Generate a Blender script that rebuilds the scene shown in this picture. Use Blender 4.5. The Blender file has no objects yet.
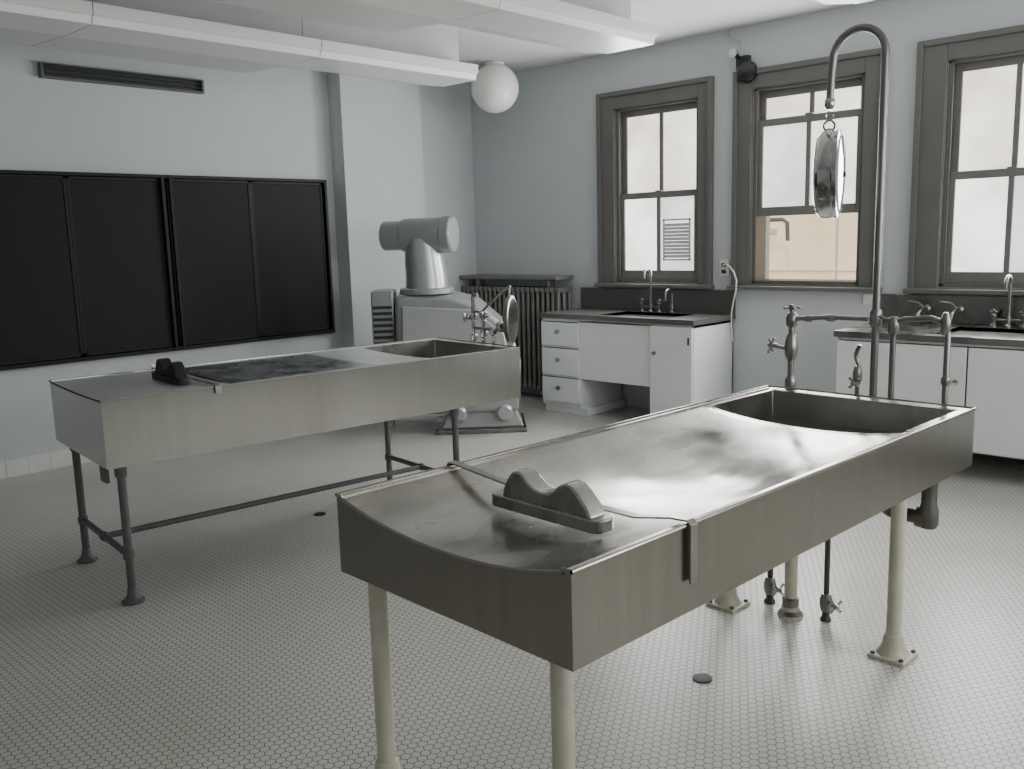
import bpy, bmesh, math, random
from mathutils import Vector, Matrix
random.seed(3)
D=bpy.data
def link(o): bpy.context.scene.collection.objects.link(o); return o
# ---------------------------------------------------------------- materials
def srgb(r,g,b):
    f=lambda c:(c/255/12.92) if c/255<=.04045 else ((c/255+.055)/1.055)**2.4
    return (f(r),f(g),f(b),1)
def mat(name,col,rough=.5,metal=0,noise=0,nscale=8,bump=0,bscale=60,rvar=0,stretch=None,col2=None,coat=0,emit=0,emitcol=None,spec=None,ramp=(.30,.60)):
    m=D.materials.new(name);m.use_nodes=True;nt=m.node_tree;N=nt.nodes;L=nt.links
    p=N['Principled BSDF'];p.inputs['Base Color'].default_value=col;p.inputs['Roughness'].default_value=rough;p.inputs['Metallic'].default_value=metal
    if coat: p.inputs['Coat Weight'].default_value=coat
    if spec is not None: p.inputs['Specular IOR Level'].default_value=spec
    tc=N.new('ShaderNodeTexCoord');mp=N.new('ShaderNodeMapping');L.new(tc.outputs['Object'],mp.inputs[0])
    if stretch: mp.inputs['Scale'].default_value=stretch
    if noise or rvar or emit:
        n=N.new('ShaderNodeTexNoise');n.inputs['Scale'].default_value=nscale;n.inputs['Detail'].default_value=5;L.new(mp.outputs[0],n.inputs['Vector'])
    if noise:
        r=N.new('ShaderNodeValToRGB');c2=col2 or tuple([c*(1-noise) for c in col[:3]]+[1])
        r.color_ramp.elements[0].position=.35;r.color_ramp.elements[1].position=.65
        r.color_ramp.elements[0].color=c2;r.color_ramp.elements[1].color=col
        L.new(n.outputs['Fac'],r.inputs[0]);L.new(r.outputs[0],p.inputs['Base Color'])
    if rvar:
        q=N.new('ShaderNodeMapRange');q.inputs['From Min'].default_value=.3;q.inputs['From Max'].default_value=.7
        q.inputs['To Min'].default_value=max(.03,rough-rvar);q.inputs['To Max'].default_value=rough+rvar
        L.new(n.outputs['Fac'],q.inputs[0]);L.new(q.outputs[0],p.inputs['Roughness'])
    if bump:
        b=N.new('ShaderNodeBump');b.inputs['Strength'].default_value=bump;b.inputs['Distance'].default_value=.01
        n2=N.new('ShaderNodeTexNoise');n2.inputs['Scale'].default_value=bscale;n2.inputs['Detail'].default_value=3;L.new(mp.outputs[0],n2.inputs['Vector'])
        L.new(n2.outputs['Fac'],b.inputs['Height']);L.new(b.outputs[0],p.inputs['Normal'])
    if emit:
        p.inputs['Emission Strength'].default_value=emit
        r=N.new('ShaderNodeValToRGB');r.color_ramp.elements[0].position=ramp[0];r.color_ramp.elements[1].position=ramp[1]
        r.color_ramp.elements[0].color=emitcol[0];r.color_ramp.elements[1].color=emitcol[1]
        L.new(n.outputs['Fac'],r.inputs[0]);L.new(r.outputs[0],p.inputs['Emission Color'])
    return m
M={}
M['wall']=mat('painted_plaster',srgb(204,208,210),.75,noise=.03,nscale=1.5,bump=.08,bscale=40)
M['ceil']=mat('ceiling_paint',srgb(202,204,203),.8,noise=.03,nscale=1.2)
M['basetile']=mat('baseboard_tile',srgb(228,229,224),.25,noise=.06,nscale=6)
M['trim']=mat('taupe_paint',srgb(110,108,104),.42,noise=.08,nscale=5)
M['sash']=mat('taupe_sash_paint',srgb(124,123,118),.42,noise=.08,nscale=5)
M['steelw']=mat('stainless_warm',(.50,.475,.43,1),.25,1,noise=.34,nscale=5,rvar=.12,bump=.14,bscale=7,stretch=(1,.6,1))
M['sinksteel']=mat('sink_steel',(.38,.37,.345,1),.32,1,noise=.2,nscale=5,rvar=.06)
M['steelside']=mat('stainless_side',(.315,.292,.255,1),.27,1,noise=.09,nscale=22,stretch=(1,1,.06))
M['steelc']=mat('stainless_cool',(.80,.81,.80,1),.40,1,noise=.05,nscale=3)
M['reflsteel']=mat('dark_reflection_steel',(.50,.51,.53,1),.26,1,noise=.18,nscale=5,rvar=.07)  # darker steel that imitates a dark reflection on the far slab
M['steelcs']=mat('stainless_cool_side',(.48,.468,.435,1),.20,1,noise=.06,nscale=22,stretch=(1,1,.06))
M['dullsteel']=mat('dull_steel',(.50,.49,.465,1),.26,1,noise=.15,nscale=10,rvar=.06)
M['darksteel']=mat('dark_steel_sheet',(.30,.295,.28,1),.28,1,noise=.2,nscale=6,rvar=.06)
M['strap']=mat('strap_steel',(.38,.365,.34,1),.33,1,noise=.15,nscale=10)
M['pipegrey']=mat('worn_chrome_pipe',(.24,.235,.225,1),.38,1)
M['trapmetal']=mat('worn_nickel_fitting',(.34,.33,.31,1),.34,1,noise=.25,nscale=14)
M['traplead']=mat('old_drain_metal',(.20,.19,.17,1),.42,.8,noise=.35,nscale=14)
M['chrome']=mat('chrome',(.52,.52,.51,1),.16,1,noise=.1,nscale=12,rvar=.04)
M['cream']=mat('cream_enamel',srgb(212,208,188),.35,noise=.1,nscale=14)
M['greyiron']=mat('grey_painted_iron',srgb(98,101,102),.45,noise=.15,nscale=12)
M['lead']=mat('old_pipe_metal',srgb(92,88,80),.45,metal=.6,noise=.35,nscale=14)
M['black']=mat('black_rubber',srgb(24,24,25),.5)
M['board']=mat('slate_black',srgb(18,20,21),.62,noise=.25,nscale=2,spec=.3)
M['boardframe']=mat('black_board_frame',srgb(9,9,10),.5,spec=.3)
M['white']=mat('white_enamel_paint',srgb(234,237,237),.4,noise=.03,nscale=4)
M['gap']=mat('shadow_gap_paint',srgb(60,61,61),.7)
M['worktop']=mat('grey_worktop',srgb(90,89,86),.3,noise=.1,nscale=6)
M['fixture']=mat('fixture_white',srgb(242,243,240),.3)
M['wing']=mat('fixture_white_shaded',srgb(226,228,226),.4)  # fixture white darkened: shade of the underside put into the colour
M['opal']=mat('opal_glass',srgb(244,244,238),.15)
M['radiator']=mat('radiator_iron',srgb(136,135,130),.34,metal=.5,noise=.12,nscale=15)
M['machine']=mat('machine_grey_enamel',srgb(166,169,169),.3,metal=.3,noise=.08,nscale=8)
M['machine2']=mat('machine_light_metal',srgb(186,189,189),.28,metal=.45,noise=.06)
M['darkgrille']=mat('dark_louvre',srgb(50,52,52),.5)
M['drain']=mat('drain_iron',srgb(18,17,16),.5)
M['plastic']=mat('white_plastic',srgb(240,240,236),.35)
M['slat']=mat('pale_slat',srgb(212,214,212),.5)
M['dial']=mat('dial_glass',srgb(196,202,204),.08,coat=1,noise=.1,nscale=14)
M['darkdial']=mat('dark_dial',srgb(56,56,55),.2,metal=.4)
M['frost']=mat('frosted_glass_daylight_glow',srgb(200,200,196),.35,nscale=2.2,emit=2.9,emitcol=(srgb(206,205,199),srgb(250,251,249)),bump=.4,bscale=90,ramp=(.3,.62))  # frosted panes emit; daylight behind the glass is put into the material
M['frostw']=mat('frosted_glass_warm_glow',srgb(200,195,185),.35,nscale=2.0,emit=2.4,emitcol=(srgb(204,192,172),srgb(247,243,235)),bump=.4,bscale=90,ramp=(.3,.62))  # warm pane, glowing in place of daylight from outside
M['frostc']=mat('frosted_glass_cool_glow',srgb(190,196,196),.35,nscale=2.0,emit=1.9,emitcol=(srgb(192,196,194),srgb(240,242,240)),bump=.4,bscale=90,ramp=(.3,.62))  # cool pane, its own emission standing in for daylight
M['beige']=mat('neighbour_stucco_sunlit_glow',srgb(226,202,168),.9,noise=.08,nscale=1.0,emit=.95,emitcol=(srgb(222,196,160),srgb(243,224,194)))  # stucco emits, so sunlight on the facade is part of its colour
M['ledge']=mat('neighbour_pipe_grey',srgb(120,116,110),.8,noise=.1,nscale=4)
M['ledge2']=mat('neighbour_pale_trim',srgb(225,222,214),.8,noise=.1,nscale=4)
def hexfloor():
    m=D.materials.new('hex_mosaic_floor');m.use_nodes=True;nt=m.node_tree;N=nt.nodes;L=nt.links;p=N['Principled BSDF']
    tc=N.new('ShaderNodeTexCoord')
    def vm(op,a,b=None):
        n=N.new('ShaderNodeVectorMath');n.operation=op
        for i,x in enumerate((a,b)):
            if x is None: continue
            if isinstance(x,tuple): n.inputs[i].default_value=x
            else: L.new(x,n.inputs[i])
        return n.outputs['Value'] if op in('DOT_PRODUCT','LENGTH') else n.outputs['Vector']
    def mm(op,a,b=None):
        n=N.new('ShaderNodeMath');n.operation=op
        for i,x in enumerate((a,b)):
            if x is None: continue
            if isinstance(x,(int,float)): n.inputs[i].default_value=x
            else: L.new(x,n.inputs[i])
        return n.outputs[0]
    s=(1,math.sqrt(3),1);h=(.5,math.sqrt(3)/2,.5)
    pitch=.031
    P=vm('MULTIPLY',tc.outputs['Object'],(1/pitch,1/pitch,0));P=vm('ADD',P,(500,500*math.sqrt(3),0))
    a=vm('SUBTRACT',vm('MODULO',P,s),h);b=vm('SUBTRACT',vm('MODULO',vm('SUBTRACT',P,h),s),h)
    a=vm('MULTIPLY',a,(1,1,0));b=vm('MULTIPLY',b,(1,1,0))
    def hd(v):
        v=vm('ABSOLUTE',v);x=vm('DOT_PRODUCT',v,(1,0,0));y=vm('DOT_PRODUCT',v,(.5,math.sqrt(3)/2,0));return mm('MAXIMUM',x,y)
    d=mm('MINIMUM',hd(a),hd(b))
    r=N.new('ShaderNodeMapRange');r.inputs['From Min'].default_value=.442;r.inputs['From Max'].default_value=.466;L.new(d,r.inputs[0])
    n=N.new('ShaderNodeTexNoise');n.inputs['Scale'].default_value=.9;n.inputs['Detail'].default_value=6;L.new(tc.outputs['Object'],n.inputs['Vector'])
    c=N.new('ShaderNodeValToRGB');c.color_ramp.elements[0].position=.35;c.color_ramp.elements[1].position=.65
    c.color_ramp.elements[0].color=srgb(198,196,187);c.color_ramp.elements[1].color=srgb(216,214,206);L.new(n.outputs['Fac'],c.inputs[0])
    mx=N.new('ShaderNodeMix');mx.data_type='RGBA';L.new(r.outputs[0],mx.inputs[0]);L.new(c.outputs[0],mx.inputs[6]);mx.inputs[7].default_value=srgb(80,78,72)
    L.new(mx.outputs[2],p.inputs['Base Color']);p.inputs['Roughness'].default_value=.33
    bp=N.new('ShaderNodeBump');bp.inputs['Strength'].default_value=.25;bp.inputs['Distance'].default_value=.002;bp.invert=True;L.new(r.outputs[0],bp.inputs['Height']);L.new(bp.outputs[0],p.inputs['Normal'])
    return m
M['floor']=hexfloor()
# ---------------------------------------------------------------- mesh builder
class MB:
    def __init__(s): s.bm=bmesh.new()
    def box(s,a,b,rot=None):
        a,b=Vector(a),Vector(b);vs=[s.bm.verts.new((x,y,z)) for x in(a.x,b.x) for y in(a.y,b.y) for z in(a.z,b.z)]
        for f in((0,1,3,2),(4,6,7,5),(0,4,5,1),(2,3,7,6),(0,2,6,4),(1,5,7,3)): s.bm.faces.new([vs[i] for i in f])
        return s
    def ring(s,c,t,n,r,seg):
        b=t.cross(n);return [s.bm.verts.new(c+(n*math.cos(2*math.pi*i/seg)+b*math.sin(2*math.pi*i/seg))*r) for i in range(seg)]
    def sweep(s,pts,r,seg=14,cap=True):
        pts=[Vector(p) for p in pts];R=r if isinstance(r,(list,tuple)) else [r]*len(pts)
        n=None;rings=[]
        for i,p in enumerate(pts):
            t=(pts[min(i+1,len(pts)-1)]-pts[max(i-1,0)]).normalized()
            if n is None: n=t.orthogonal().normalized()
            else:
                n=(n-t*n.dot(t));n=n.normalized() if n.length>1e-6 else t.orthogonal().normalized()
            rings.append(s.ring(p,t,n,R[i],seg))
        for a,b in zip(rings,rings[1:]):
            for i in range(seg): s.bm.faces.new((a[i],a[(i+1)%seg],b[(i+1)%seg],b[i]))
        if cap: s.bm.faces.new(rings[0][::-1]);s.bm.faces.new(rings[-1])
        return s
    def cyl(s,p,q,r,seg=20): return s.sweep([p,q],r,seg)
    def lathe(s,c,axis,prof,seg=28):
        c=Vector(c);t=Vector(axis).normalized();n=t.orthogonal().normalized();rings=[]
        for r,h in prof: rings.append(s.ring(c+t*h,t,n,max(r,1e-4),seg))
        for a,b in zip(rings,rings[1:]):
            for i in range(seg): s.bm.faces.new((a[i],a[(i+1)%seg],b[(i+1)%seg],b[i]))
        s.bm.faces.new(rings[0][::-1]);s.bm.faces.new(rings[-1]);return s
    def prism(s,poly,vec):
        v=Vector(vec);return s.loft([Vector(p) for p in poly],[Vector(p)+v for p in poly])
    def loft(s,A,B):
        a=[s.bm.verts.new(p) for p in A];b=[s.bm.verts.new(p) for p in B];n=len(a)
        s.bm.faces.new(a[::-1]);s.bm.faces.new(b)
        for i in range(n): s.bm.faces.new((a[i],a[(i+1)%n],b[(i+1)%n],b[i]))
        return s
    def strip(s,path,wvec,th):
        path=[Vector(p) for p in path];w=Vector(wvec);wn=w.normalized();rs=[]
        for i,p in enumerate(path):
            t=(path[min(i+1,len(path)-1)]-path[max(i-1,0)]).normalized();n=t.cross(wn).normalized()*th
            rs.append([s.bm.verts.new(x) for x in(p,p+w,p+w+n,p+n)])
        for a,b in zip(rs,rs[1:]):
            for i in range(4): s.bm.faces.new((a[i],a[(i+1)%4],b[(i+1)%4],b[i]))
        s.bm.faces.new(rs[0][::-1]);s.bm.faces.new(rs[-1]);return s
    def split(s,name,m,parent,**k):
        bm=s.bm;bm.verts.ensure_lookup_table();seen=set();out=[]
        for v in bm.verts:
            if v in seen: continue
            st=[v];isl=[];seen.add(v)
            while st:
                x=st.pop();isl.append(x)
                for e in x.link_edges:
                    y=e.other_vert(x)
                    if y not in seen: seen.add(y);st.append(y)
            idx={x:i for i,x in enumerate(isl)};t=MB();vs=[t.bm.verts.new(x.co) for x in isl]
            fs=set(f for x in isl for f in x.link_faces)
            for f_ in fs: t.bm.faces.new([vs[idx[x]] for x in f_.verts])
            out.append(t)
        bm.free()
        return [t.done(name,m,parent,**k) for t in out]
    def done(s,name,m,parent=None,bevel=0,smooth=True,seg=2,label=None,category=None,kind=None,group=None,loc=None):
        bmesh.ops.recalc_face_normals(s.bm,faces=s.bm.faces)
        me=D.meshes.new(name);s.bm.to_mesh(me);s.bm.free()
        o=link(D.objects.new(name,me));me.materials.append(M[m] if isinstance(m,str) else m)
        if smooth:
            for f in me.polygons: f.use_smooth=True
            me.set_sharp_from_angle(angle=math.radians(35))
        if bevel:
            b=o.modifiers.new('bevel','BEVEL');b.width=bevel;b.segments=seg;b.limit_method='ANGLE';b.angle_limit=math.radians(40);b.harden_normals=True
        if parent: o.parent=parent
        if loc: o.location=loc
        if label: o['label']=label
        if category: o['category']=category
        if kind: o['kind']=kind
        if group: o['group']=group
        return o
def root(name,loc,rz=0,label=None,category=None,kind=None,group=None):
    o=link(D.objects.new(name,None));o.empty_display_size=.1;o.location=loc;o.rotation_euler=(0,0,rz)
    if label:o['label']=label
    if category:o['category']=category
    if kind:o['kind']=kind
    if group:o['group']=group
    return o
def arc(c,r,a0,a1,n,ax1,ax2):
    c=Vector(c);ax1=Vector(ax1);ax2=Vector(ax2)
    return [c+ax1*(r*math.cos(a0+(a1-a0)*i/n))+ax2*(r*math.sin(a0+(a1-a0)*i/n)) for i in range(n+1)]
pi=math.pi
# ---------------------------------------------------------------- camera
f,yw,pt,rl,H=903.5,.7647,.1609,.02831,1.576
F=Vector((-math.sin(yw)*math.cos(pt),math.cos(yw)*math.cos(pt),-math.sin(pt)));R=Vector((math.cos(yw),math.sin(yw),0));U=R.cross(F)
ri=R*math.cos(rl)-U*math.sin(rl);up=R*math.sin(rl)+U*math.cos(rl)
cd=D.cameras.new('camera');cam=link(D.objects.new('camera',cd));cd.sensor_width=36;cd.lens=f/1024*36;cd.clip_start=.05
mw=Matrix((ri,up,-F)).transposed().to_4x4();mw.translation=Vector((0,0,H));cam.matrix_world=mw
bpy.context.scene.camera=cam
# ---------------------------------------------------------------- room shell
YW,XL,ZC=6.706,-6.906,3.16
XR=1.9
MB().box((XL-.2,-2.2,-.1),(XR+.2,YW+.3,0)).done('floor','floor',kind='structure',smooth=False)
MB().box((XL-.2,-2.2,ZC),(XR+.2,YW+.3,ZC+.12)).done('ceiling','ceil',kind='structure',smooth=False)
MB().box((XL-.2,-2.2,0),(XL,YW,ZC)).done('wall_left','wall',kind='structure',smooth=False)
MB().box((XL-.2,-2.4,0),(XR+.2,-2.2,ZC)).done('wall_front','wall',kind='structure',smooth=False)
MB().box((XL,4.94,0),(-6.72,5.86,ZC)).done('wall_pier','wall',kind='structure',smooth=False)
g=MB();yy=-2.2
while yy<4.93:
    g.box((XL,yy+.0015,0),(XL+.016,min(yy+.15,4.94)-.0015,.128));yy+=.15
g.box((XL,-2.2,0),(XL+.012,4.94,.124))
yy=4.94
while yy<5.85: g.box((-6.72,yy+.0015,0),(-6.704,yy+.152,.128));yy+=.153
g.done('baseboard_left','basetile',kind='structure',bevel=.003)
OP=[(-5.06,-4.19),(-3.70,-2.80),(-2.24,-1.40)]
ZB,ZT=1.15,2.68
w=MB();xs=[XL-.2]
for a,b in OP: xs+= [a,b]
xs.append(XR+.2)
for i in range(0,len(xs),2): w.box((xs[i],YW,0),(xs[i+1],YW+.3,ZC))
for a,b in OP:
    w.box((a,YW,0),(b,YW+.3,ZB));w.box((a,YW,ZT),(b,YW+.3,ZC))
w.done('wall_back','wall',kind='structure',smooth=False)
def window(n,xo0,xo1,a,b,lower_open=False,mats=('frost','frost','frost','frost')):
    r=root('window_%d'%n,((a+b)/2,YW,ZB),kind='structure')
    r['label']='taupe-painted double-hung sash window with frosted panes'
    off=Vector(r.location)
    def L(v): return Vector(v)-off
    fr=MB();zt,zb=2.815,1.118
    for (p,q) in [((xo0,YW-.035,zb),(a,YW,zt)),((b,YW-.035,zb),(xo1,YW,zt)),((a,YW-.035,ZT),(b,YW,zt)),((a,YW-.035,zb),(b,YW,ZB))]: fr.box(L(p),L(q))
    for (p,q) in [((xo0-.012,YW-.055,zb),(xo0+.03,YW,zt+.012)),((xo1-.03,YW-.055,zb),(xo1+.012,YW,zt+.012)),((xo0+.03,YW-.055,zt-.03),(xo1-.03,YW,zt+.012))]: fr.box(L(p),L(q))
    fr.done('casing','trim',r,bevel=.006)
    jb=MB();t=.02
    jb.box(L((a,YW,ZB)),L((a+t,YW+.2,ZT)));jb.box(L((b-t,YW,ZB)),L((b,YW+.2,ZT)));jb.box(L((a,YW,ZT-t)),L((b,YW+.2,ZT)));jb.box(L((a,YW,ZB)),L((b,YW+.25,ZB+.03)))
    jb.box(L((a+t,YW+.0,ZB)),L((a+t+.015,YW+.02,ZT)));jb.box(L((b-t-.015,YW+.0,ZB)),L((b-t,YW+.02,ZT)))
    jb.done('jamb','trim',r,bevel=.003)
    st=MB();st.box(L((xo0-.03,YW-.09,zb-.012)),L((xo1+.03,YW,zb+.022)));st.done('stool','trim',r,bevel=.008)
    ai,bi=a+t,b-t;mid=(a+b)/2
    def sash(y,z0,z1,top,bot,pm):
        s=MB();sw=.05
        s.box(L((ai,y,z0)),L((ai+sw,y+.04,z1)));s.box(L((bi-sw,y,z0)),L((bi,y+.04,z1)))
        s.box(L((ai+sw,y,z0)),L((bi-sw,y+.04,z0+bot)));s.box(L((ai+sw,y,z1-top)),L((bi-sw,y+.04,z1)))
        s.box(L((mid-.018,y+.003,z0+bot)),L((mid+.018,y+.037,z1-top)))
        so=s.done('sash','sash',r,bevel=.004)
        k=0
        for (x0,x1) in ((ai+sw,mid-.018),(mid+.018,bi-sw)):
            MB().box(L((x0-.004,y+.017,z0+bot-.004)),L((x1+.004,y+.023,z1-top+.004))).done('glass_pane',pm[k],so,smooth=False);k+=1
        return so
    sash(YW+.07,1.885,ZT-t,.055,.055,mats[:2])
    if not lower_open: lo=sash(YW+.025,ZB+.03,1.94,.055,.075,mats[2:])
    else: lo=sash(YW+.025,1.69,2.44,.055,.07,mats[2:])
    if n==1:
        g=MB();x0,x1=mid+.045,bi-.09;za,zb_=1.34,1.70;y=YW+.034
        for p,q in [((x0,y,za),(x0+.015,y+.007,zb_)),((x1-.015,y,za),(x1,y+.007,zb_)),((x0,y,za),(x1,y+.007,za+.015)),((x0,y,zb_-.015),(x1,y+.007,zb_))]: g.box(L(p),L(q))
        k=0
        while za+.04+k*.03<zb_-.02:
            z=za+.025+k*.03;g.box(L((x0+.015,y+.001,z)),L((x1-.015,y+.007,z+.025)));k+=1
        g.done('louvre_panel','slat',lo,label='pale slatted ventilation panel behind pane')
    zl=1.935 if not lower_open else 2.44
    MB().box(L((mid-.03,YW+.025,zl)),L((mid+.03,YW+.06,zl+.015))).done('sash_lock','strap',r,bevel=.003)
    return r
window(1,-5.229,-4.063,*OP[0],mats=('frostw','frostw','frost','frostc'))
window(2,-3.846,-2.660,*OP[1],lower_open=True,mats=('frostw','frostw','frostc','frostw'))
window(3,-2.425,-1.215,*OP[2],mats=('frostw','frost','frost','frostc'))
RW=[(.6,1.6),(2.4,3.4),(4.2,5.2)]
w=MB();ys=[-2.2]
for a,b in RW: ys+=[a,b]
ys.append(YW)
for i in range(0,len(ys),2): w.box((XR,ys[i],0),(XR+.2,ys[i+1],ZC))
for a,b in RW: w.box((XR,a,0),(XR+.2,b,1.15));w.box((XR,a,2.68),(XR+.2,b,ZC))
w.done('wall_right','wall',kind='structure',smooth=False)
for i,(a,b) in enumerate(RW):
    r=MB();
    for p,q in [((XR-.03,a-.15,1.1),(XR,a,2.82)),((XR-.03,b,1.1),(XR,b+.15,2.82)),((XR-.03,a,2.68),(XR,b,2.82)),((XR-.03,a,1.1),(XR,b,1.15)),((XR+.06,a,1.88),(XR+.1,b,1.94)),((XR+.06,(a+b)/2-.015,1.15),(XR+.1,(a+b)/2+.015,2.68))]: r.box(p,q)
    o=r.done('window_%d'%(i+4),'trim',kind='structure',bevel=.004)
    MB().box((XR+.1,a,1.15),(XR+.106,b,2.68)).done('glass_pane','frostc',o,smooth=False)
# exterior neighbour
e=root('neighbour_building',(-3.5,10.2,-1),label='tan stucco building seen through the open sash',category='building')
MB().box((-6,0,-1),(8,1,7)).done('facade','beige',e,smooth=False)
MB().box((-3.2,-.25,2.52),(-1.78,0,2.60)).done('ledge','ledge2',e,bevel=.02)
MB().sweep([(-3.2,-.2,2.70),(-1.62,-.2,2.70),(-1.56,-.2,2.66),(-1.55,-.2,2.45)],.025,10).done('pipe','ledge',e)
MB().box((-2.2,-.14,1.2),(-1.95,0,2.52)).done('buttress','ledge2',e,bevel=.02)
MB().box((-1.05,-.03,1.2),(-1.02,0,4)).done('joint_strip','ledge2',e,bevel=.01)
MB().box((-6,-.02,2.08),(8,0,2.10)).done('string_course','ledge2',e)
# ---------------------------------------------------------------- autopsy tables
def tray(parent,W,Lg,zt,zb,sinkv,sags,mtop,mside,sinkdepth,rim=.022,drop=.006,ramp=.012):
    s0,s1,s2=sags
    us=sorted(set([0,-rim*.55,-rim,-rim-.004]+[-(rim+.004)-(W-2*rim-.008)*i/22 for i in range(23)]+[-W+rim+.004,-W+rim,-W+rim*.55,-W]+[-W+.05,-W+.056,-.05,-.056]),reverse=True)
    v1=Lg-rim
    r1=sinkv+ramp
    vs=sorted(set([0,.004]+[sinkv*i/34 for i in range(35)]+[sinkv+ramp*i/8 for i in range(1,9)]+[r1+(v1-.03-r1)*i/8 for i in range(9)]+[v1-.024,v1,v1+.004,Lg]))
    def z(u,v):
        if u>-rim-1e-6 or u<-W+rim+1e-6: return zt
        if v>v1-1e-6: return zt
        t=(u+W/2)/(W/2-rim);k=min(v/sinkv,1)
        s=s0+(s1-s0)*k/.55 if k<.55 else s1+(s2-s1)*(k-.55)/.45
        base=zt-drop-s*(1-abs(t)**2.2)
        if v>sinkv+1e-5:
            if v<v1-.028 and -W+.053<u<-.053:
                q=min((v-sinkv)/ramp,1);q=q*q*(3-2*q);return base+(zt-sinkdepth-base)*q
            return zt-drop
        return base
    bm=bmesh.new();G=[[bm.verts.new((u,v,z(u,v))) for v in vs] for u in us]
    for i in range(len(us)-1):
        for j in range(len(vs)-1): bm.faces.new((G[i][j],G[i+1][j],G[i+1][j+1],G[i][j+1]))
    m=MB();m.bm.free();m.bm=bm
    o=m.done('slab',mtop,parent,label='dished stainless slab surface with end sink')
    o.data.materials.append(M['sinksteel'])
    for p in o.data.polygons:
        zz=[o.data.vertices[i].co.z for i in p.vertices]
        if min(zz)<zt-sinkdepth+.01: p.material_index=1
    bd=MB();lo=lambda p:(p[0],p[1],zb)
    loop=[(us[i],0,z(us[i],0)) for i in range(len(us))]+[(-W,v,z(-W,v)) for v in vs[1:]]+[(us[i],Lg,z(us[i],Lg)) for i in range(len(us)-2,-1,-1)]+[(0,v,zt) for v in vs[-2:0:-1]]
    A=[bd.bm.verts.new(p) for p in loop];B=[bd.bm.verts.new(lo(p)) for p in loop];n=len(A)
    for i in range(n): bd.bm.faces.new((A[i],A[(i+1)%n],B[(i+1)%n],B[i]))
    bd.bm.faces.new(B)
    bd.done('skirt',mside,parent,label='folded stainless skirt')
    MB().sweep(loop+[loop[0]],.0055,8,cap=False).done('rim',mside,parent)
    MB().lathe((-W/2,(r1+v1)/2,zt-sinkdepth),(0,0,1),[(.035,0),(.035,.002),(.026,.003)],20).done('sink_outlet','drain',parent)
def pedestal_leg(parent,u,v,ztop,r,m,plate=.07,name='leg'):
    g=MB();g.cyl((u,v,.02),(u,v,ztop),r,20)
    g.lathe((u,v,0),(0,0,1),[(plate*.92,.012),(plate*.80,.02),(r*1.5,.045),(r*1.25,.085),(r*1.02,.09)],20)
    g.box((u-plate,v-plate,0),(u+plate,v+plate,.014))
    return g.done(name,m,parent,bevel=.003)
def boltset(parent,u,v,p,m):
    g=MB()
    for a in(-1,1):
        for b in(-1,1): g.lathe((u+a*p*.78,v+b*p*.78,.013),(0,0,1),[(.009,0),(.009,.006),(.005,.01)],6)
    g.split('foot_bolt',m,parent)
def headrest(parent,m,W,zc,ztop,v0,strapm,straplow=.735,u0=-.58,s=1.0,bh=.036,strap_drop=.03):
    pf=[(0,.0),(.006,.026),(.022,.056),(.042,.078),(.062,.084),(.082,.078),(.100,.060),(.122,.046),(.148,.040),(.176,.042),(.198,.053),(.216,.070),(.236,.080),(.258,.078),(.284,.058),(.312,.028),(.328,0)]
    poly=[(u0+.025*s+a*s,v0-.002*s,zc+(bh-.004)*s+b*s) for a,b in pf]
    MB().prism(poly,(0,.064*s,0)).done('cradle',m,parent,bevel=.007*s,seg=3)
    b=MB();n=10
    pts=[(u0+.36*s+.026*s*math.cos(-pi/2+pi*i/n),v0+.03*s+.040*s*math.sin(-pi/2+pi*i/n)) for i in range(n+1)]+[(u0+.0*s+.026*s*math.cos(pi/2+pi*i/n),v0+.03*s+.040*s*math.sin(pi/2+pi*i/n)) for i in range(n+1)]
    b.prism([(x,y,zc) for x,y in pts],(0,0,bh*s));b.done('base_block',m,parent,bevel=.005*s,seg=3)
    v=v0+.085*s;zm=zc+strap_drop
    MB().strip([(-W-.008,v,straplow+.06),(-W-.008,v,ztop+.004),(-W-.002,v,ztop+.009),(-W+.03,v,ztop+.008),(u0-.03,v,zm),(u0+.42*s,v,zm),(-.05,v,ztop+.006),(.002,v,ztop+.009),(.009,v,ztop+.002),(.009,v,straplow)],(0,.03*s,0),.005).done('strap',strapm,parent,bevel=.001)
    MB().box((u0+.08*s,v0+.03*s,zc+.01),(u0+.22*s,v+.005,zc+.03)).done('bracket',m,parent,bevel=.003)
T1=root('autopsy_table',(-1.17,1.383,0),-.04225,'stainless autopsy table on cream pipe legs with concave top','table')
W1,L1,z1,b1=.886,2.297,.88,.656
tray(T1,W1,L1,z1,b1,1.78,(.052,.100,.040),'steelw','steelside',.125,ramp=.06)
for u in(-.089,-.797):
    for v in(.059,1.851):
        pedestal_leg(T1,u,v,b1,.027,'cream',.068);boltset(T1,u,v,.068,'lead')
g=MB();g.lathe((-.24,2.05,b1),(0,0,-1),[(.07,0),(.07,.02),(.045,.03),(.045,.1)],24)
g.sweep([(-.24,2.05,.57)]+arc((-.18,2.05,.55),.06,pi,1.5*pi,6,(1,0,0),(0,0,1))+[(-.12,2.05,.49),(-.07,2.05,.49)],.028,16)
g.lathe((-.18,2.05,.49),(1,0,0),[(.038,0),(.038,.028)],20).lathe((-.10,2.05,.49),(1,0,0),[(.04,0),(.04,.035)],20)
g.lathe((-.06,2.05,.47),(0,0,1),[(.028,-.015),(.036,0),(.036,.05),(.028,.08),(.028,.186)],20)
g.sweep([(-.24,2.05,.50),(-.32,2.03,.48),(-.40,2.0,.48),(-.5,1.96,.48)],.022,14).lathe((-.28,2.04,.488),(-1,-.2,0),[(.03,0),(.03,.03)],16)
g.done('drain_trap','traplead',T1,label='dark worn metal drain trap')
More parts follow.
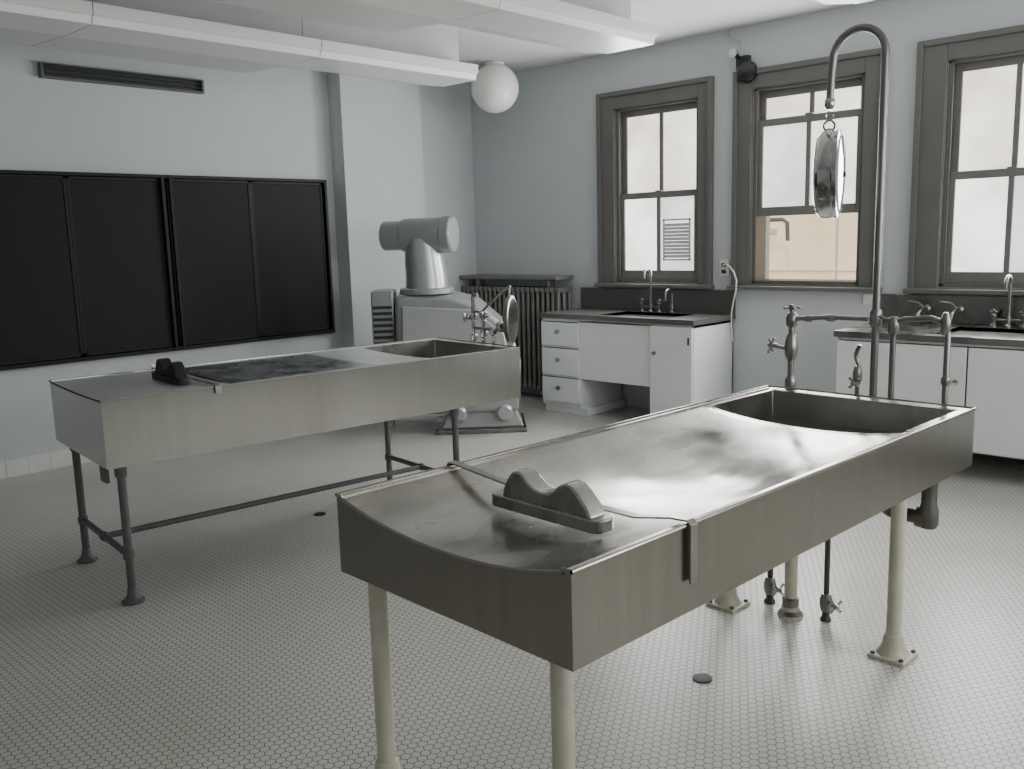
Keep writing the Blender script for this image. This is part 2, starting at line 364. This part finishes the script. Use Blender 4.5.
hr=root('head_rest',(-1.17,1.383,0),-.04225,'cast steel head rest on strap hooked over table rim','headrest')
headrest(hr,'dullsteel',W1,.834,z1,.325,'strap')
def valve_cross(mb,c,ax,r=.03):
    c=Vector(c);ax=Vector(ax).normalized();n=ax.orthogonal().normalized();b=ax.cross(n)
    mb.lathe(c,ax,[(.011,-.03),(.011,.012),(.006,.016)],12)
    for d in(n,b): mb.cyl(c-d*r,c+d*r,.005,8);mb.lathe(c+d*r,d,[(.004,-.006),(.008,0),(.004,.006)],8);mb.lathe(c-d*r,-d,[(.004,-.006),(.008,0),(.004,.006)],8)
ca,sa=math.cos(-.04225),math.sin(-.04225)
def t1w(u,v,z=0): return (-1.17+u*ca-v*sa,1.383+u*sa+v*ca,z)
for i,(u,v,rr,m,lab,kind) in enumerate([(-.55,1.93,.026,'cream','cream-painted drain pipe rising from floor flange','thick'),(-.68,1.99,.012,'lead','short grey water supply pipe with stop valve','v'),(-.42,1.98,.011,'lead','thin grey water supply pipe with stop valve','v')]):
    p=root('water_pipe',t1w(u,v),-.04225,lab,'pipe')
    MB().cyl((0,0,0),(0,0,b1-.001),rr,16).lathe((0,0,0),(0,0,1),[(rr*2,0),(rr*2,.008),(rr*1.4,.02),(rr*1.4,.04),(rr,.045)],20).done('riser',m,p)
    if kind=='v':
        MB().lathe((0,0,.04),(0,0,1),[(.02,0),(.026,.02),(.026,.05),(.018,.075)],16).cyl((0,0,.085),(.05,-.03,.085),.009,12).done('valve_body','trapmetal',p)
        q=MB();valve_cross(q,(.06,-.036,.085),(.86,-.5,0),.028);q.done('valve_handle','chrome',p)
    else:
        MB().lathe((0,0,.0),(0,0,1),[(.05,0),(.05,.012),(.032,.03),(.034,.075),(.027,.08)],20).done('floor_flange','trapmetal',p)
V=L1+.045
G=root('gooseneck_shower',(-1.17,1.383,0),-.04225,'tall dull grey gooseneck water pipe at table sink end','faucet')
neck=[(-.42,V,.70),(-.42,V,1.5),(-.42,V,2.24)]+arc((-.53,V,2.26),.11,0,pi*.93,14,(1,0,0),(0,0,1))+[(-.645,V,2.20),(-.648,V,2.11)]
MB().sweep(neck,.0155,16).done('riser','pipegrey',G)
MB().lathe((-.42,V,.72),(0,0,1),[(.03,0),(.03,.04),(.02,.05)],16).lathe((-.42,V,1.17),(0,0,1),[(.02,0),(.025,.012),(.025,.06),(.02,.072)],16).split('collar','trapmetal',G)
MB().box((-.45,L1+.001,.74),(-.39,V+.01,.77)).done('bracket','trapmetal',G,bevel=.003)
MB().lathe((-.648,V,2.11),(0,0,-1),[(.019,0),(.022,.01),(.022,.03),(.012,.045)],14).sweep(arc((-.648,V,2.04),.018,pi/2,pi*2.1,10,(1,0,0),(0,0,1)),.004,8).done('hook','chrome',G)
Fm=root('mixing_tap',(-1.17,1.383,0),-.04225,'worn chrome mixing tap with cross handles and horizontal pipe','faucet')
MB().sweep([(-.80,V,.76),(-.80,V,1.17)],.014,16).lathe((-.80,V,.86),(0,0,1),[(.016,0),(.025,.02),(.025,.05),(.016,.07)],16).lathe((-.80,V,1.0),(0,0,1),[(.016,0),(.027,.02),(.030,.06),(.024,.10),(.016,.12)],16).lathe((-.80,V,1.15),(0,0,1),[(.018,0),(.025,.01),(.025,.05),(.015,.065)],16).sweep([(-.80,V,1.185),(-.62,V,1.20),(-.455,V,1.20)],.011,14).lathe((-.64,V,1.197),(1,0,0),[(.012,0),(.017,.01),(.017,.035),(.012,.045)],14).lathe((-.74,V,1.19),(1,.1,0),[(.012,0),(.016,.008),(.016,.03),(.012,.038)],14).sweep([(-.80,V,1.05),(-.86,V-.02,1.06)],.009,12).box((-.83,L1+.001,.78),(-.77,V+.01,.81)).done('body','trapmetal',Fm)
q=MB();valve_cross(q,(-.885,V-.025,1.065),(-.95,-.2,.1),.038);q.done('handle','trapmetal',Fm)
q=MB();valve_cross(q,(-.80,V,1.235),(0,0,1),.032);q.done('handle','trapmetal',Fm)
Hs=root('spray_hose',(-1.17,1.383,0),-.04225,'chrome hand spray and hose on table end','faucet')
MB().sweep([(-.49,V,.76),(-.49,V,.95)]+[(-.49+.01*math.sin(i),V,.95+.02*i) for i in range(1,8)],.009,12).lathe((-.49,V,.92),(0,0,1),[(.010,0),(.019,.02),(.020,.05),(.012,.08)],14).box((-.51,L1+.001,.78),(-.47,V+.01,.80)).done('hose','trapmetal',Hs)
q=MB();valve_cross(q,(-.49,V-.03,.93),(0,-1,0),.025);q.done('handle','trapmetal',Hs)
Ul=root('aspirator_pipe',(-1.17,1.383,0),-.04225,'dull chrome aspirator pipework with lever on table end','pipe')
MB().sweep([(-.345,V,.74),(-.345,V,1.12)]+[(-.345,V,1.17),(-.33,V,1.195),(-.30,V,1.205),(-.20,V,1.215),(-.15,V,1.20),(-.13,V,1.16),(-.13,V,.74)],.012,14).done('pipe','pipegrey',Ul)
MB().box((-.36,L1+.001,.77),(-.11,V+.01,.80)).done('bracket','pipegrey',Ul,bevel=.003)
MB().lathe((-.345,V,1.14),(0,0,1),[(.014,0),(.023,.015),(.023,.06),(.014,.075)],14).lathe((-.14,V,1.15),(0,0,1),[(.014,0),(.020,.015),(.020,.06),(.01,.09)],14).lathe((-.13,V,.95),(0,0,1),[(.013,0),(.018,.01),(.018,.03),(.013,.04)],14).split('fitting','trapmetal',Ul)
MB().sweep([(-.345,V,1.19),(-.40,V-.01,1.215),(-.43,V-.02,1.21)],[.008,.007,.010],10).done('lever','trapmetal',Ul)
nx=Vector((.94,.33,0)).normalized()
S=root('hanging_scale',t1w(-.648,V,1.60),0,'round chrome dial scale hanging from gooseneck pipe','scale')
c0=Vector((0,0,.20))
MB().lathe(c0-nx*.045,nx,[(.12,-.005),(.16,.004),(.178,.02),(.182,.045),(.178,.07),(.182,.075),(.182,.09),(.168,.094)],48).done('housing','chrome',S)
MB().lathe(c0+nx*.047,nx,[(.166,0),(.16,.008),(.08,.016),(.001,.018)],40).done('dial_face','dial',S)
MB().sweep(arc(c0+Vector((0,0,.20)),.022,-pi/2,pi*1.4,14,(nx.x,nx.y,0),(0,0,1)),.005,8).lathe(c0+Vector((0,0,.17)),(0,0,1),[(.02,0),(.012,.02)],12).done('hanger','chrome',S)
MB().lathe(c0+nx*.066,nx,[(.012,0),(.012,.006)],14).prism([tuple(c0+nx*.067+Vector((.006*nx.y,-.006*nx.x,0))),tuple(c0+nx*.067+Vector((-.006*nx.y,.006*nx.x,0))),tuple(c0+nx*.067+Vector((0,0,.13)))],tuple(nx*.002)).done('pointer','black',S)
# far table
T2=root('autopsy_table',(-3.892,1.523,0),-.1124,'brushed stainless autopsy table on grey pipe legs with stretchers','table')
W2,L2,z2,b2=.849,2.347,.9365,.637
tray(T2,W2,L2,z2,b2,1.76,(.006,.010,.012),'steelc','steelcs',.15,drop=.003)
for u in(-.06,-.79):
    for v in(.07,1.90):
        g=MB();g.cyl((u,v,.02),(u,v,b2),.0185,18).lathe((u,v,0),(0,0,1),[(.050,0),(.050,.010),(.036,.018),(.025,.035),(.0225,.06),(.019,.065)],20)
        g.lathe((u,v,.20),(0,0,1),[(.019,0),(.025,.005),(.025,.035),(.019,.04)],16).lathe((u,v,b2-.06),(0,0,1),[(.019,0),(.026,.01),(.028,.059)],16);g.done('leg','greyiron',T2)
for v in(.07,1.90): MB().cyl((-.79,v,.22),(-.06,v,.22),.015,14).lathe((-.445,v,.22),(1,0,0),[(.016,0),(.022,.005),(.022,.035),(.016,.04)],14).done('stretcher','greyiron',T2)
MB().cyl((-.425,.07,.22),(-.425,1.90,.22),.015,14).done('stretcher','greyiron',T2)
MB().box((-.24,.03,b2-.10),(-.16,.05,b2)).done('bracket','greyiron',T2,bevel=.004)
MB().box((-.80,.60,z2-.006),(-.05,1.38,z2-.001)).done('dark_reflection_sheet','reflsteel',T2,bevel=.002,label='darker grey steel sheet standing in for dark reflection on slab')  # added sheet; dark reflection on the slab put in as darker steel
h2=root('head_rest',(-3.892,1.523,0),-.1124,'black rubber head rest strapped across steel table','headrest')
headrest(h2,'black',W2,z2-.010,z2,.42,'strap',straplow=z2-.03,u0=-.58,s=.92,strap_drop=.014)
V2=L2+.05
X=root('mixing_tap',(-3.892,1.523,0),-.1124,'chrome twin tap assembly with tall risers on table end','faucet')
b=MB()
b.sweep([(-.50,V2,.78),(-.50,V2,1.20)]+arc((-.50+.03,V2,1.20),.03,pi,pi*.3,6,(1,0,0),(0,0,1)),.013,12)
b.sweep([(-.40,V2,.78),(-.40,V2,1.12)],.013,12).sweep([(-.50,V2,1.02),(-.18,V2,1.02)],.012,12).sweep([(-.30,V2,.78),(-.30,V2,1.02)],.013,12)
b.sweep([(-.50,V2,1.12),(-.40,V2,1.13),(-.30,V2-.02,1.19),(-.20,V2,1.26),(-.13,V2,1.29)],.008,10)
for (u,z) in((-.50,.93),(-.40,.96),(-.50,1.06),(-.40,1.08),(-.30,.98),(-.24,1.02)): b.lathe((u,V2,z),(0,0,1),[(.014,0),(.026,.012),(.026,.04),(.014,.052)],14)
b.box((-.52,L2+.001,.80),(-.28,V2+.01,.83)).done('body','chrome',X)
for (u,z) in((-.545,1.08),(-.36,1.10)):
    q=MB();valve_cross(q,(u,V2-.03,z),(-.3,-1,0),.032);q.done('handle','chrome',X)
Y=root('hanging_scale',(-3.892,1.523,0),-.1124,'small round dark dial scale beside table taps','scale')
nn=Vector((.80,.60,0)).normalized();cc=Vector((-.14,V2,1.09))
MB().lathe(cc-nn*.02,nn,[(.11,0),(.14,.01),(.145,.02),(.145,.035),(.135,.04)],36).done('housing','trapmetal',Y)
MB().lathe(cc+nn*.02,nn,[(.132,0),(.10,.004),(.001,.006)],32).done('dial_face','darkdial',Y)
MB().cyl(cc+Vector((0,0,.14)),cc+Vector((0,0,.205)),.007,8).done('hanger','chrome',Y)
# ---------------------------------------------------------------- chalkboard
cb=root('chalkboard',(XL,2.6,.77),label='long black four-panel chalkboard mounted on plaster wall',category='board')
off=Vector(cb.location)
def Lc(x,y,z): return (x-off.x,y-off.y,z-off.z)
yb0,yb1=-.4,4.82;z0,z1b=.768,2.129
g=MB();g.box(Lc(XL,yb0,z0),Lc(XL+.02,yb1,z1b))
for p,q in [((XL,yb0,z0),(XL+.075,yb1,z0+.03)),((XL,yb0,z1b-.025),(XL+.075,yb1,z1b)),((XL,yb1-.025,z0),(XL+.075,yb1,z1b))]: g.box(Lc(*p),Lc(*q))
for yv in(3.32,3.385,1.10,1.165): g.box(Lc(XL,yv-.028,z0),Lc(XL+.078,yv+.0,z1b))
g.done('frame','boardframe',cb,bevel=.004)
edges=[-.36,.39,1.12,1.87,2.60,3.34,4.07,4.79]
for i,(a,bb_) in enumerate(zip(edges,edges[1:])):
    xf=XL+(.040 if i%2 else .028)
    g=MB();g.box(Lc(xf,a+.022,z0+.05),Lc(xf+.012,bb_-.022,z1b-.04));po=g.done('panel','board',cb)
    fr=MB();y0,y1_=a+.002,bb_-.002
    for p,q in [((xf,y0,z0+.032),(xf+.018,y1_,z0+.058)),((xf,y0,z1b-.048),(xf+.018,y1_,z1b-.026)),((xf,y0,z0+.032),(xf+.018,y0+.024,z1b-.026)),((xf,y1_-.024,z0+.032),(xf+.018,y1_,z1b-.026))]: fr.box(Lc(*p),Lc(*q))
    fr.done('panel_frame','boardframe',po,bevel=.003)
vt=root('wall_vent',(XL,3.12,2.785),label='long slotted air vent high on wall',category='vent')
MB().box((0,-.61,-.015),(.05,.61,0)).box((0,-.61,.08),(.05,.61,.09)).box((0,-.61,0),(.05,-.59,.08)).box((0,.59,0),(.05,.61,.08)).done('frame','greyiron',vt,bevel=.003)
g=MB().box((0,-.59,0),(.008,.59,.08))
for i in range(2): g.box((.01,-.59,.022+i*.03),(.04,.59,.028+i*.03))
g.done('louvre','darkgrille',vt)
# ---------------------------------------------------------------- ceiling luminaires
def fixture(x1,y0,y1,label,wing=True,zb=2.745):
    r=root('fluorescent_luminaire',(x1-.19,(y0+y1)/2,ZC),label=label,category='ceiling light',group='suspended white fluorescent luminaires')
    h=(y1-y0)/2;z=zb-ZC
    sec=[(.175,z),(.185,z+.04),(.205,z+.046),(.205,z+.105),(.16,z+.12),(-.17,z+.12),(-.20,z+.08),(-.19,z)]
    MB().prism([(x,-h,zz) for x,zz in sec],(0,2*h,0)).done('housing','fixture',r,bevel=.002)
    if wing:
        sec=[(-.18,z+.001),(-.72,z+.03),(-.74,z+.08),(-.725,z+.08),(-.705,z+.043),(-.18,z+.013)]
    else:
        sec=[(-.18,z+.001),(-.36,z+.03),(-.37,z+.07),(-.36,z+.07),(-.35,z+.04),(-.18,z+.013)]
    MB().prism([(x,-h,zz) for x,zz in sec],(0,2*h,0)).done('reflector_wing','wing',r,bevel=.002)
    MB().box((-.05,-h+.0,z+.11),(.0,h-.0,-.001)).done('mounting_channel','ceil',r)
    return r
for xx in(-5.0,-3.40,-1.75):
    for k,(a,bb_) in enumerate(((3.545,4.93),(2.12,3.54),(.70,2.115))):
        fixture(xx,a,bb_,'slim white suspended fluorescent luminaire' if k==0 else 'white suspended fluorescent luminaire with wide reflector wing',wing=k>0)
gl=root('globe_lamp',(-6.03,6.17,ZC),label='white opal glass globe lamp on ceiling',category='ceiling light')
MB().lathe((0,0,0),(0,0,-1),[(.09,0),(.09,.012),(.07,.03),(.06,.04)],24).done('canopy','fixture',gl)
MB().lathe((0,0,-.225),(0,0,1),[(.22*math.sin(pi*i/24),-.22*math.cos(pi*i/24)) for i in range(24)]+[(.06,.205)],40).done('globe','opal',gl)
# ---------------------------------------------------------------- bell, outlet
bl=root('alarm_bell',(-3.78,YW,2.87),label='dark alarm bell with conduit above window',category='alarm bell')
MB().box((-.055,-.05,-.07),(.055,0,.07)).done('box','darkgrille',bl,bevel=.006)
MB().lathe((.05,-.05,-.06),(.2,-1,0),[(.085,0),(.085,.015),(.07,.04),(.03,.055)],28).done('gong','darkdial',bl)
MB().sweep([(-.02,-.05,.05),(-.03,-.1,.08),(-.03,-.14,.08)],[.012,.03,.035],12).done('clapper','chrome',bl)
MB().sweep([(-.02,-.012,.07),(-.02,-.012,.18),(-.12,-.012,.24),(-.12,-.012,.285)],.009,10).done('conduit','wall',bl)
ot=root('wall_socket',(-3.94,YW,1.28),label='white wall socket with dangling white cords',category='socket')
MB().box((-.045,-.014,-.07),(.045,0,.07)).done('plate','plastic',ot,bevel=.004)
MB().box((-.018,-.035,.01),(.018,-.014,.04)).box((-.018,-.035,-.045),(.018,-.014,-.015)).split('plug','darkgrille',ot,bevel=.004)
MB().sweep([(0,-.035,.02),(.04,-.07,.035),(.09,-.09,.02),(.14,-.10,-.03),(.165,-.10,-.10),(.16,-.10,-.18),(.135,-.09,-.26),(.11,-.08,-.36),(.105,-.07,-.48),(.115,-.06,-.60)],.006,8).done('cord','plastic',ot)
# ---------------------------------------------------------------- cabinets
X0,X1,CY=-5.467,-3.836,6.061
cab=root('base_cabinet',((X0+X1)/2,(CY+YW)/2,0),label='white painted lab base cabinet with drawers and kneehole',category='cabinet')
o=Vector(cab.location);Lk=lambda x,y,z:(x-o.x,y-o.y,z)
g=MB()
xa,xb=X0+.015,X1-.015;y0=CY+.03
for p,q in [((xa,y0,.09),(xa+.02,YW-.01,.855)),((-5.02,y0,.09),(-5.0,YW-.01,.855)),((-4.27,y0,.06),(-4.25,YW-.01,.855)),((xb-.02,y0,.0),(xb,YW-.01,.855)),
            ((xa,YW-.03,.09),(-5.0,YW-.01,.855)),((-4.27,YW-.03,.06),(xb,YW-.01,.855)),((xa,y0,.07),(-5.0,YW-.01,.10)),((-4.27,y0,.03),(xb,YW-.01,.07)),((xa,y0,.83),(xb,YW-.01,.855)),
            ((xa+.02,y0,.33),(-5.02,y0+.015,.345)),((xa+.02,y0,.595),(-5.02,y0+.015,.61))]: g.box(Lk(*p),Lk(*q))
g.done('body','white',cab,bevel=.003)
MB().box(Lk(xa+.0,y0+.03,0),Lk(-4.95,YW-.02,.07)).done('plinth','white',cab,bevel=.004)
MB().box(Lk(-5.0,y0,.33),Lk(-4.27,y0+.02,.85)).done('apron_panel','white',cab,bevel=.003)
def knob(parent,p,m='lead',r=.017):
    MB().lathe(p,(0,-1,0),[(r*.5,0),(r*.45,.012),(r,.02),(r*.95,.03),(r*.4,.034)],16).done('knob',m,parent)
for z_0,z_1 in((.615,.825),(.35,.59),(.105,.325)):
    d=MB();d.box(Lk(xa+.012,y0-.022,z_0),Lk(-5.012,y0-.001,z_1))
    dr=d.done('drawer','white',cab,bevel=.005);knob(dr,Lk(-5.235,y0-.022,(z_0+z_1)/2+.02),'trapmetal',.02)
d=MB().box(Lk(-4.255,y0-.022,.09),Lk(xb-.004,y0-.001,.84)).done('door','white',cab,bevel=.005);knob(d,Lk(-4.20,y0-.022,.62),'trapmetal')
MB().box(Lk(xb-.045,y0-.024,.70),Lk(xb-.028,y0-.018,.76)).box(Lk(xb-.045,y0-.024,.16),Lk(xb-.028,y0-.018,.22)).split('hinge','lead',d)
def worktop(name,xl,xr,yf,z,sx0,sx1,sy0,sy1,label,depth=.22,m='worktop',sm='worktop',cat='worktop',splash=1.118,sxl=None,th=.04,bm_=None):
    r=root(name,((xl+xr)/2,(yf+YW)/2,z),label=label,category=cat);o=Vector(r.location);K=lambda x,y,zz:(x-o.x,y-o.y,zz-o.z)
    g=MB()
    for p,q in [((xl,yf,z-th),(sx0,YW-.002,z)),((sx1,yf,z-th),(xr,YW-.002,z)),((sx0,yf,z-th),(sx1,sy0,z)),((sx0,sy1,z-th),(sx1,YW-.002,z))]: g.box(K(*p),K(*q))
    g.done('slab',m,r,bevel=.0)
    s=MB();t=.008
    for p,q in [((sx0,sy0,z-depth),(sx1,sy1,z-depth+t)),((sx0-t,sy0,z-depth),(sx0,sy1,z-.002)),((sx1,sy0,z-depth),(sx1+t,sy1,z-.002)),((sx0,sy0-t,z-depth),(sx1,sy0,z-.002)),((sx0,sy1,z-depth),(sx1,sy1+t,z-.002))]: s.box(K(*p),K(*q))
    s.done('sink_basin',sm,r)
    MB().box(K(sxl if sxl else xl,YW-.03,z),K(xr,YW-.002,splash-.015)).done('backsplash',bm_ or m,r,bevel=.004)
    return r,K
worktop('worktop',X0,X1,CY,.899,-4.85,-4.12,6.16,6.56,'dark grey worktop with inset sink below window',splash=1.11,depth=.035)
def goosetap(x,y,z,h,r,label,name='faucet',double=True):
    t=root(name,(x,y,z),label=label,category='faucet')
    MB().sweep([(0,0,0),(0,0,h-.05)]+arc((0,-.05,h-.05),.05,0,pi,12,(0,1,0),(0,0,1))+[(0,-.10,h-.09)],r,12).lathe((0,0,0),(0,0,1),[(.026,0),(.026,.008),(.014,.02),(.016,.06),(r,.075)],16).done('spout','pipegrey',t)
    if double:
        for s in(-1,1):
            g=MB().lathe((s*.09,0,0),(0,0,1),[(.024,0),(.024,.008),(.013,.02),(.013,.05),(.02,.06),(.02,.08),(.01,.09)],16).cyl((0,0,.045),(s*.09,0,.045),.009,10)
            g.done('valve','pipegrey',t);q=MB();valve_cross(q,(s*.09,0,.10),(0,0,1),.025);q.done('handle','pipegrey',t)
    return t
goosetap(-4.62,6.61,.899,.38,.011,'tall chrome gooseneck faucet on dark worktop')
goosetap(-4.40,6.61,.899,.20,.010,'short chrome gooseneck faucet on dark worktop',double=False)
C2L=-2.62;CY2=5.87
c2=root('base_cabinet',(-.9,(CY2+YW)/2,0),label='white painted sink cabinet with flat doors',category='cabinet')
o=Vector(c2.location);Lk=lambda x,y,z:(x-o.x,y-o.y,z)
g=MB().box(Lk(C2L+.02,CY2+.03,.20),Lk(C2L+.04,YW-.01,.855)).box(Lk(C2L+.02,CY2+.03,.18),Lk(.6,YW-.01,.20)).box(Lk(.58,CY2+.03,.2),Lk(.6,YW-.01,.855)).box(Lk(C2L+.02,YW-.03,.2),Lk(.6,YW-.01,.855)).box(Lk(C2L+.02,CY2+.03,.84),Lk(.6,CY2+.05,.855))
g.done('body','white',c2,bevel=.003)
for lx in(C2L+.05,-1.05,.50): MB().box(Lk(lx,CY2+.08,0),Lk(lx+.06,YW-.03,.18)).done('foot','white',c2,bevel=.003)
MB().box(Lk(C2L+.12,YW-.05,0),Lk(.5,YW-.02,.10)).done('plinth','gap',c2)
for i,(a,bb_) in enumerate(((C2L+.022,-1.78),(-1.77,-.97),(-.96,-.18),(-.17,.598))):
    d=MB().box(Lk(a,CY2+.008,.19),Lk(bb_,CY2+.029,.835)).done('door','white',c2,bevel=.004)
    knob(d,Lk(bb_-.05,CY2+.008,.62),'chrome')
worktop('worktop',C2L,.62,CY2,.899,-2.02,-.3,5.98,6.5,'stainless steel sink worktop with deep trough basin',depth=.034,m='darksteel',sm='sinksteel',splash=1.11,sxl=-2.64,bm_='darksteel')
goosetap(-1.75,6.60,.899,.34,.011,'chrome gooseneck faucet at steel trough sink')
goosetap(-1.05,6.60,.899,.34,.011,'chrome gooseneck faucet at steel trough sink')
for xx in(-2.30,-2.08):
    t=root('wall_tap',(xx,YW-.03,1.0),label='old chrome lever wall tap above steel sink',category='faucet')
    MB().lathe((0,0,0),(0,-1,0),[(.028,0),(.028,.01),(.014,.02),(.014,.07)],16).sweep([(0,-.05,0),(-.0,-.10,.0),(0,-.16,-.02),(0,-.18,-.06)],.011,12).done('spout','trapmetal',t)
    MB().sweep([(0,-.07,.01),(-.03,-.08,.045),(-.10,-.09,.055)],[.009,.008,.006],10).done('lever','trapmetal',t)
so=root('wall_socket',(-2.74,YW,1.06),label='white wall socket below window stool',category='socket')
MB().box((-.03,-.012,-.045),(.04,0,.03)).done('plate','plastic',so,bevel=.004)
# ---------------------------------------------------------------- radiator
ra=root('radiator',(-6.22,6.56,0),label='grey cast iron column radiator with metal shelf',category='radiator')
g=MB();n=21
for i in range(n):
    x=-.64+1.28*i/(n-1)
    for yy in(-.08,0,.08): g.sweep([(x,yy,.12),(x,yy,.16),(x,yy,1.04),(x,yy,1.08)],[.012,.020,.020,.012],10)
    g.box((x-.027,-.10,.10),(x+.027,.10,.15));g.box((x-.027,-.10,1.05),(x+.027,.10,1.10))
g.done('column_sections','radiator',ra,bevel=.008)
MB().box((-.62,-.09,0),(-.58,.09,.11)).box((.58,-.09,0),(.62,.09,.11)).split('foot','radiator',ra,bevel=.004)
MB().box((-.67,-.12,1.17),(.655,.135,1.21)).box((-.5,-.05,1.10),(-.46,.05,1.17)).box((.46,-.05,1.10),(.5,.05,1.17)).done('shelf','radiator',ra,bevel=.01)
# ---------------------------------------------------------------- machine
mc=root('xray_unit',(-5.5,5.05,0),.8,label='silver-grey old medical machine with horizontal drum head',category='medical machine')
back=[(-.48,.50,.16),(.50,.50,.16),(.53,.50,.60),(.46,.50,.86),(.22,.50,1.08),(-.02,.50,1.15),(-.48,.50,1.15)]
front=[(-.48,-.16,.16),(.52,-.16,.16),(.55,-.16,.58),(.48,-.06,.80),(.24,.04,1.02),(-.02,.09,1.11),(-.48,.10,1.13)]
MB().loft(front,back).done('body','machine',mc,bevel=.04,seg=5)
MB().loft([(-.42,-.20,.40),(.48,-.20,.40),(.42,-.10,.80),(.16,.02,1.00),(-.42,.035,1.04)],[(-.42,-.14,.40),(.48,-.14,.40),(.42,-.04,.80),(.16,.08,1.00),(-.42,.09,1.04)]).done('sloped_panel','machine2',mc,bevel=.012,seg=3)
MB().box((-.68,.1,.30),(-.49,.45,1.17)).done('side_case','machine',mc,bevel=.02,seg=3)
g=MB()
for i in range(13): g.box((-.665,.092,.42+i*.05),(-.505,.10,.445+i*.05))
g.done('louvre','darkgrille',mc,bevel=.002)
MB().lathe((-.22,.30,1.13),(0,0,1),[(.23,0),(.23,.04),(.215,.05)],40).done('collar','machine',mc,bevel=.003)
MB().sweep([(-.22,.30,1.17),(-.22,.30,1.28),(-.23,.29,1.40),(-.24,.28,1.60)],[.182,.176,.168,.15],40).done('neck','machine2',mc)
ax=Vector((1,-.30,0)).normalized()
MB().lathe(Vector((-.26,.28,1.62))-ax*.33,ax,[(.10,0),(.120,.012),(.124,.03),(.124,.18),(.138,.185),(.142,.20),(.142,.54),(.152,.545),(.152,.62),(.14,.635),(.06,.64)],44).done('drum_head','machine',mc,bevel=.003)
MB().box((-.18,-.22,.0),(.58,.42,.04)).done('base_plate','darksteel',mc,bevel=.01,seg=3)
MB().loft([(-.12,-.18,.04),(.56,-.18,.04),(.56,.38,.04),(-.12,.38,.04)],[(-.06,-.12,.17),(.50,-.12,.17),(.50,.35,.17),(-.06,.35,.17)]).done('base_block','machine',mc,bevel=.015,seg=3)
for cx_ in(.02,.40): MB().lathe((cx_,-.10,.16),(0,-1,0),[(.07,0),(.07,.08),(.05,.10),(.03,.10)],24).done('caster_hub','machine2',mc)
MB().cyl((-.58,.27,.0),(-.58,.27,.32),.035,14).done('leg','machine',mc)
# ---------------------------------------------------------------- drains
for x,y in((-1.62,2.63),(-4.39,2.91)):
    d=root('floor_drain',(x,y,0),label='small round dark iron floor drain',category='drain')
    MB().lathe((0,0,0),(0,0,1),[(.035,0),(.035,.004),(.028,.005)],24).done('rim','drain',d)
# ---------------------------------------------------------------- light
wd=D.worlds.new('world');bpy.context.scene.world=wd;wd.use_nodes=True
bgn=wd.node_tree.nodes['Background'];bgn.inputs[0].default_value=(.93,.97,1,1);bgn.inputs[1].default_value=.6
sl=D.lights.new('sun','SUN');sl.energy=2.0;sl.angle=.1;so_=link(D.objects.new('sun',sl));so_.rotation_euler=(math.radians(35),0,math.radians(25))
def area(name,loc,rot,sx,sy,e,col=(1,1,1)):
    l=D.lights.new(name,'AREA');l.shape='RECTANGLE';l.size=sx;l.size_y=sy;l.energy=e;l.color=col
    o=link(D.objects.new(name,l));o.location=loc;o.rotation_euler=rot;return o
for a,b in OP: area('window_daylight',((a+b)/2,YW-.06,1.92),(math.radians(-90),0,0),b-a-.1,1.4,42,(.98,.99,1))
for (a,b),e_ in zip(RW,(8,22,48)): area('window_daylight',(XR-.05,(a+b)/2,1.92),(0,math.radians(90),0),1.4,b-a-.1,e_,(.98,.99,1))
